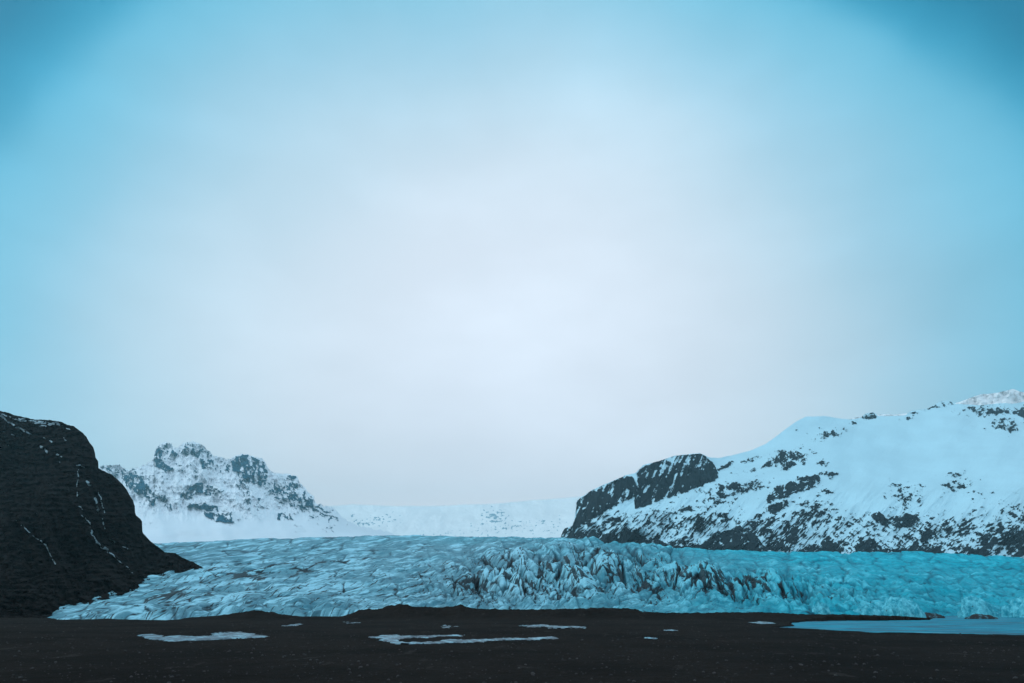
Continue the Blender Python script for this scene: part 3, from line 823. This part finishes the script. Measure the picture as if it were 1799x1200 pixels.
Xl = np.linspace(60, 740, 1300)
left_m = snow_rock('far_snow_and_rock', .5, rockcol=(.003, .062, .105), rock2=(.008, .09, .15), snow=(.84, .84, .87), bump=4.0)  # blue haze tint painted into the rock colours
o = mountain('mountain', left_m, Xl, line(LTOP, Xl), line([(60, 985), (740, 975)], Xl), line([(60, 3400), (740, 4000)], Xl),
             line([(60, 4600), (400, 4900), (740, 5100)], Xl), 520, relief_left, rocks_left, back=1200, jag=(5 * (.4 - billow(Xl / 13, 0 * Xl, 4, .6, seed=101)))[None], soft=30)
tag(o, 'jagged snowy mountain with hazy blue cliffs, beyond the glacier on the left', 'mountain', kind='structure')

# ------------------------------------------------------------------ pale snowfield in the far centre
CG = [(870, 908, 15, 10, .6, 0), (875, 925, 35, 8, .3, 0), (940, 925, 50, 10, .2, 0), (660, 912, 14, 4, .45, 0), (630, 916, 6, 3, .55, 0), (645, 920, 20, 2.5, .55, 0), (680, 912, 20, 10, .22, 0), (955, 915, 5, 2.5, .5, 0), (985, 908, 6, 3, .3, 0), (800, 938, 60, 6, .18, 0), (618, 905, 5, 3, .4, 0)]


def rocks_far(X, Y):
    d = np.zeros(X.shape)
    for cx, cy, rx, ry, am, tl in CG:
        d = np.maximum(d, am * gauss(X, Y, cx, cy, rx, ry, tl) ** .6)
    n = fbm(X / 6, Y / 4, 4, .6, seed=111) * 1.3
    rk = (n - (1 - 2 * d) * .5) / .16
    return np.clip(.5 + np.where(d < .06, -4, rk) * .5, 0, 1)


Xf = np.linspace(420, 1250, 700)
FT = [(420, 900), (540, 892), (620, 886), (700, 890), (780, 889), (850, 885), (900, 882), (950, 878), (1010, 873), (1080, 868), (1250, 862)]
far_m = snow_rock('far_snowfield', .3, rockcol=(.22, .36, .42), rock2=(.3, .44, .50), snow=(.95, .91, .90), bump=1.5)  # distance haze put into the colours: rock paled, snow whitened
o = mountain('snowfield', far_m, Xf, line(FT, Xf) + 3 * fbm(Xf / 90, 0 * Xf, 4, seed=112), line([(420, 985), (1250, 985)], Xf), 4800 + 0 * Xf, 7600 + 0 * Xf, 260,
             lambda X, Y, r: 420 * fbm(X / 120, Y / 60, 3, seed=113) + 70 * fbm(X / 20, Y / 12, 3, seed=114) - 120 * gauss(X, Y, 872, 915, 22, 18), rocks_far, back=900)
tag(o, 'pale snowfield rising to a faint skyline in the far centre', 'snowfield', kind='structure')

# ------------------------------------------------------------------ bright summit behind the right ridge
PT = [(1430, 800), (1470, 745), (1500, 734), (1545, 728), (1570, 728), (1600, 726), (1660, 715), (1700, 701), (1722, 693), (1745, 691), (1765, 687), (1780, 683), (1792, 688), (1810, 692), (1900, 700), (2100, 720), (2300, 745)]
Xp = np.linspace(1430, 2300, 500)
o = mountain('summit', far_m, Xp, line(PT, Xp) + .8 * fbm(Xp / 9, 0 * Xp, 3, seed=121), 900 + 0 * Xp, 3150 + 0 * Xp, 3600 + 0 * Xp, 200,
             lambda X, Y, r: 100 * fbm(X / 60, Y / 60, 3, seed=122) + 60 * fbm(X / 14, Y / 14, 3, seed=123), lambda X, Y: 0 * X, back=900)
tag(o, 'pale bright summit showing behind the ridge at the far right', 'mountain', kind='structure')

# ------------------------------------------------------------------ haze
bm_v = [(-9500, -9500, -3), (9500, -9500, -3), (9500, 9500, -3), (-9500, 9500, -3)]
top_z = 1500
bm_v += [(a, b, top_z) for a, b, _ in bm_v]
me = bpy.data.meshes.new('haze')
me.from_pydata(bm_v, [], [(0, 3, 2, 1), (4, 5, 6, 7), (0, 1, 5, 4), (1, 2, 6, 5), (2, 3, 7, 6), (3, 0, 4, 7)])
hm = bpy.data.materials.new('haze'); hm.use_nodes = True
hm.node_tree.nodes.clear()
ho = hm.node_tree.nodes.new('ShaderNodeOutputMaterial'); hv = hm.node_tree.nodes.new('ShaderNodeVolumePrincipled')
hv.inputs['Color'].default_value = (.58, .93, 1.0, 1)
hv.inputs['Density'].default_value = 7.0e-5
hv.inputs['Anisotropy'].default_value = .35
hm.node_tree.links.new(hv.outputs[0], ho.inputs['Volume'])
me.materials.append(hm)
o = bpy.data.objects.new('haze', me); C.objects.link(o)
tag(o, 'thin cold blue haze over the whole valley', kind='stuff')
print('highest', max((o.matrix_world @ __import__('mathutils').Vector(c)).z for o in C.objects if o.type == 'MESH' and o.name != 'haze' for c in o.bound_box))
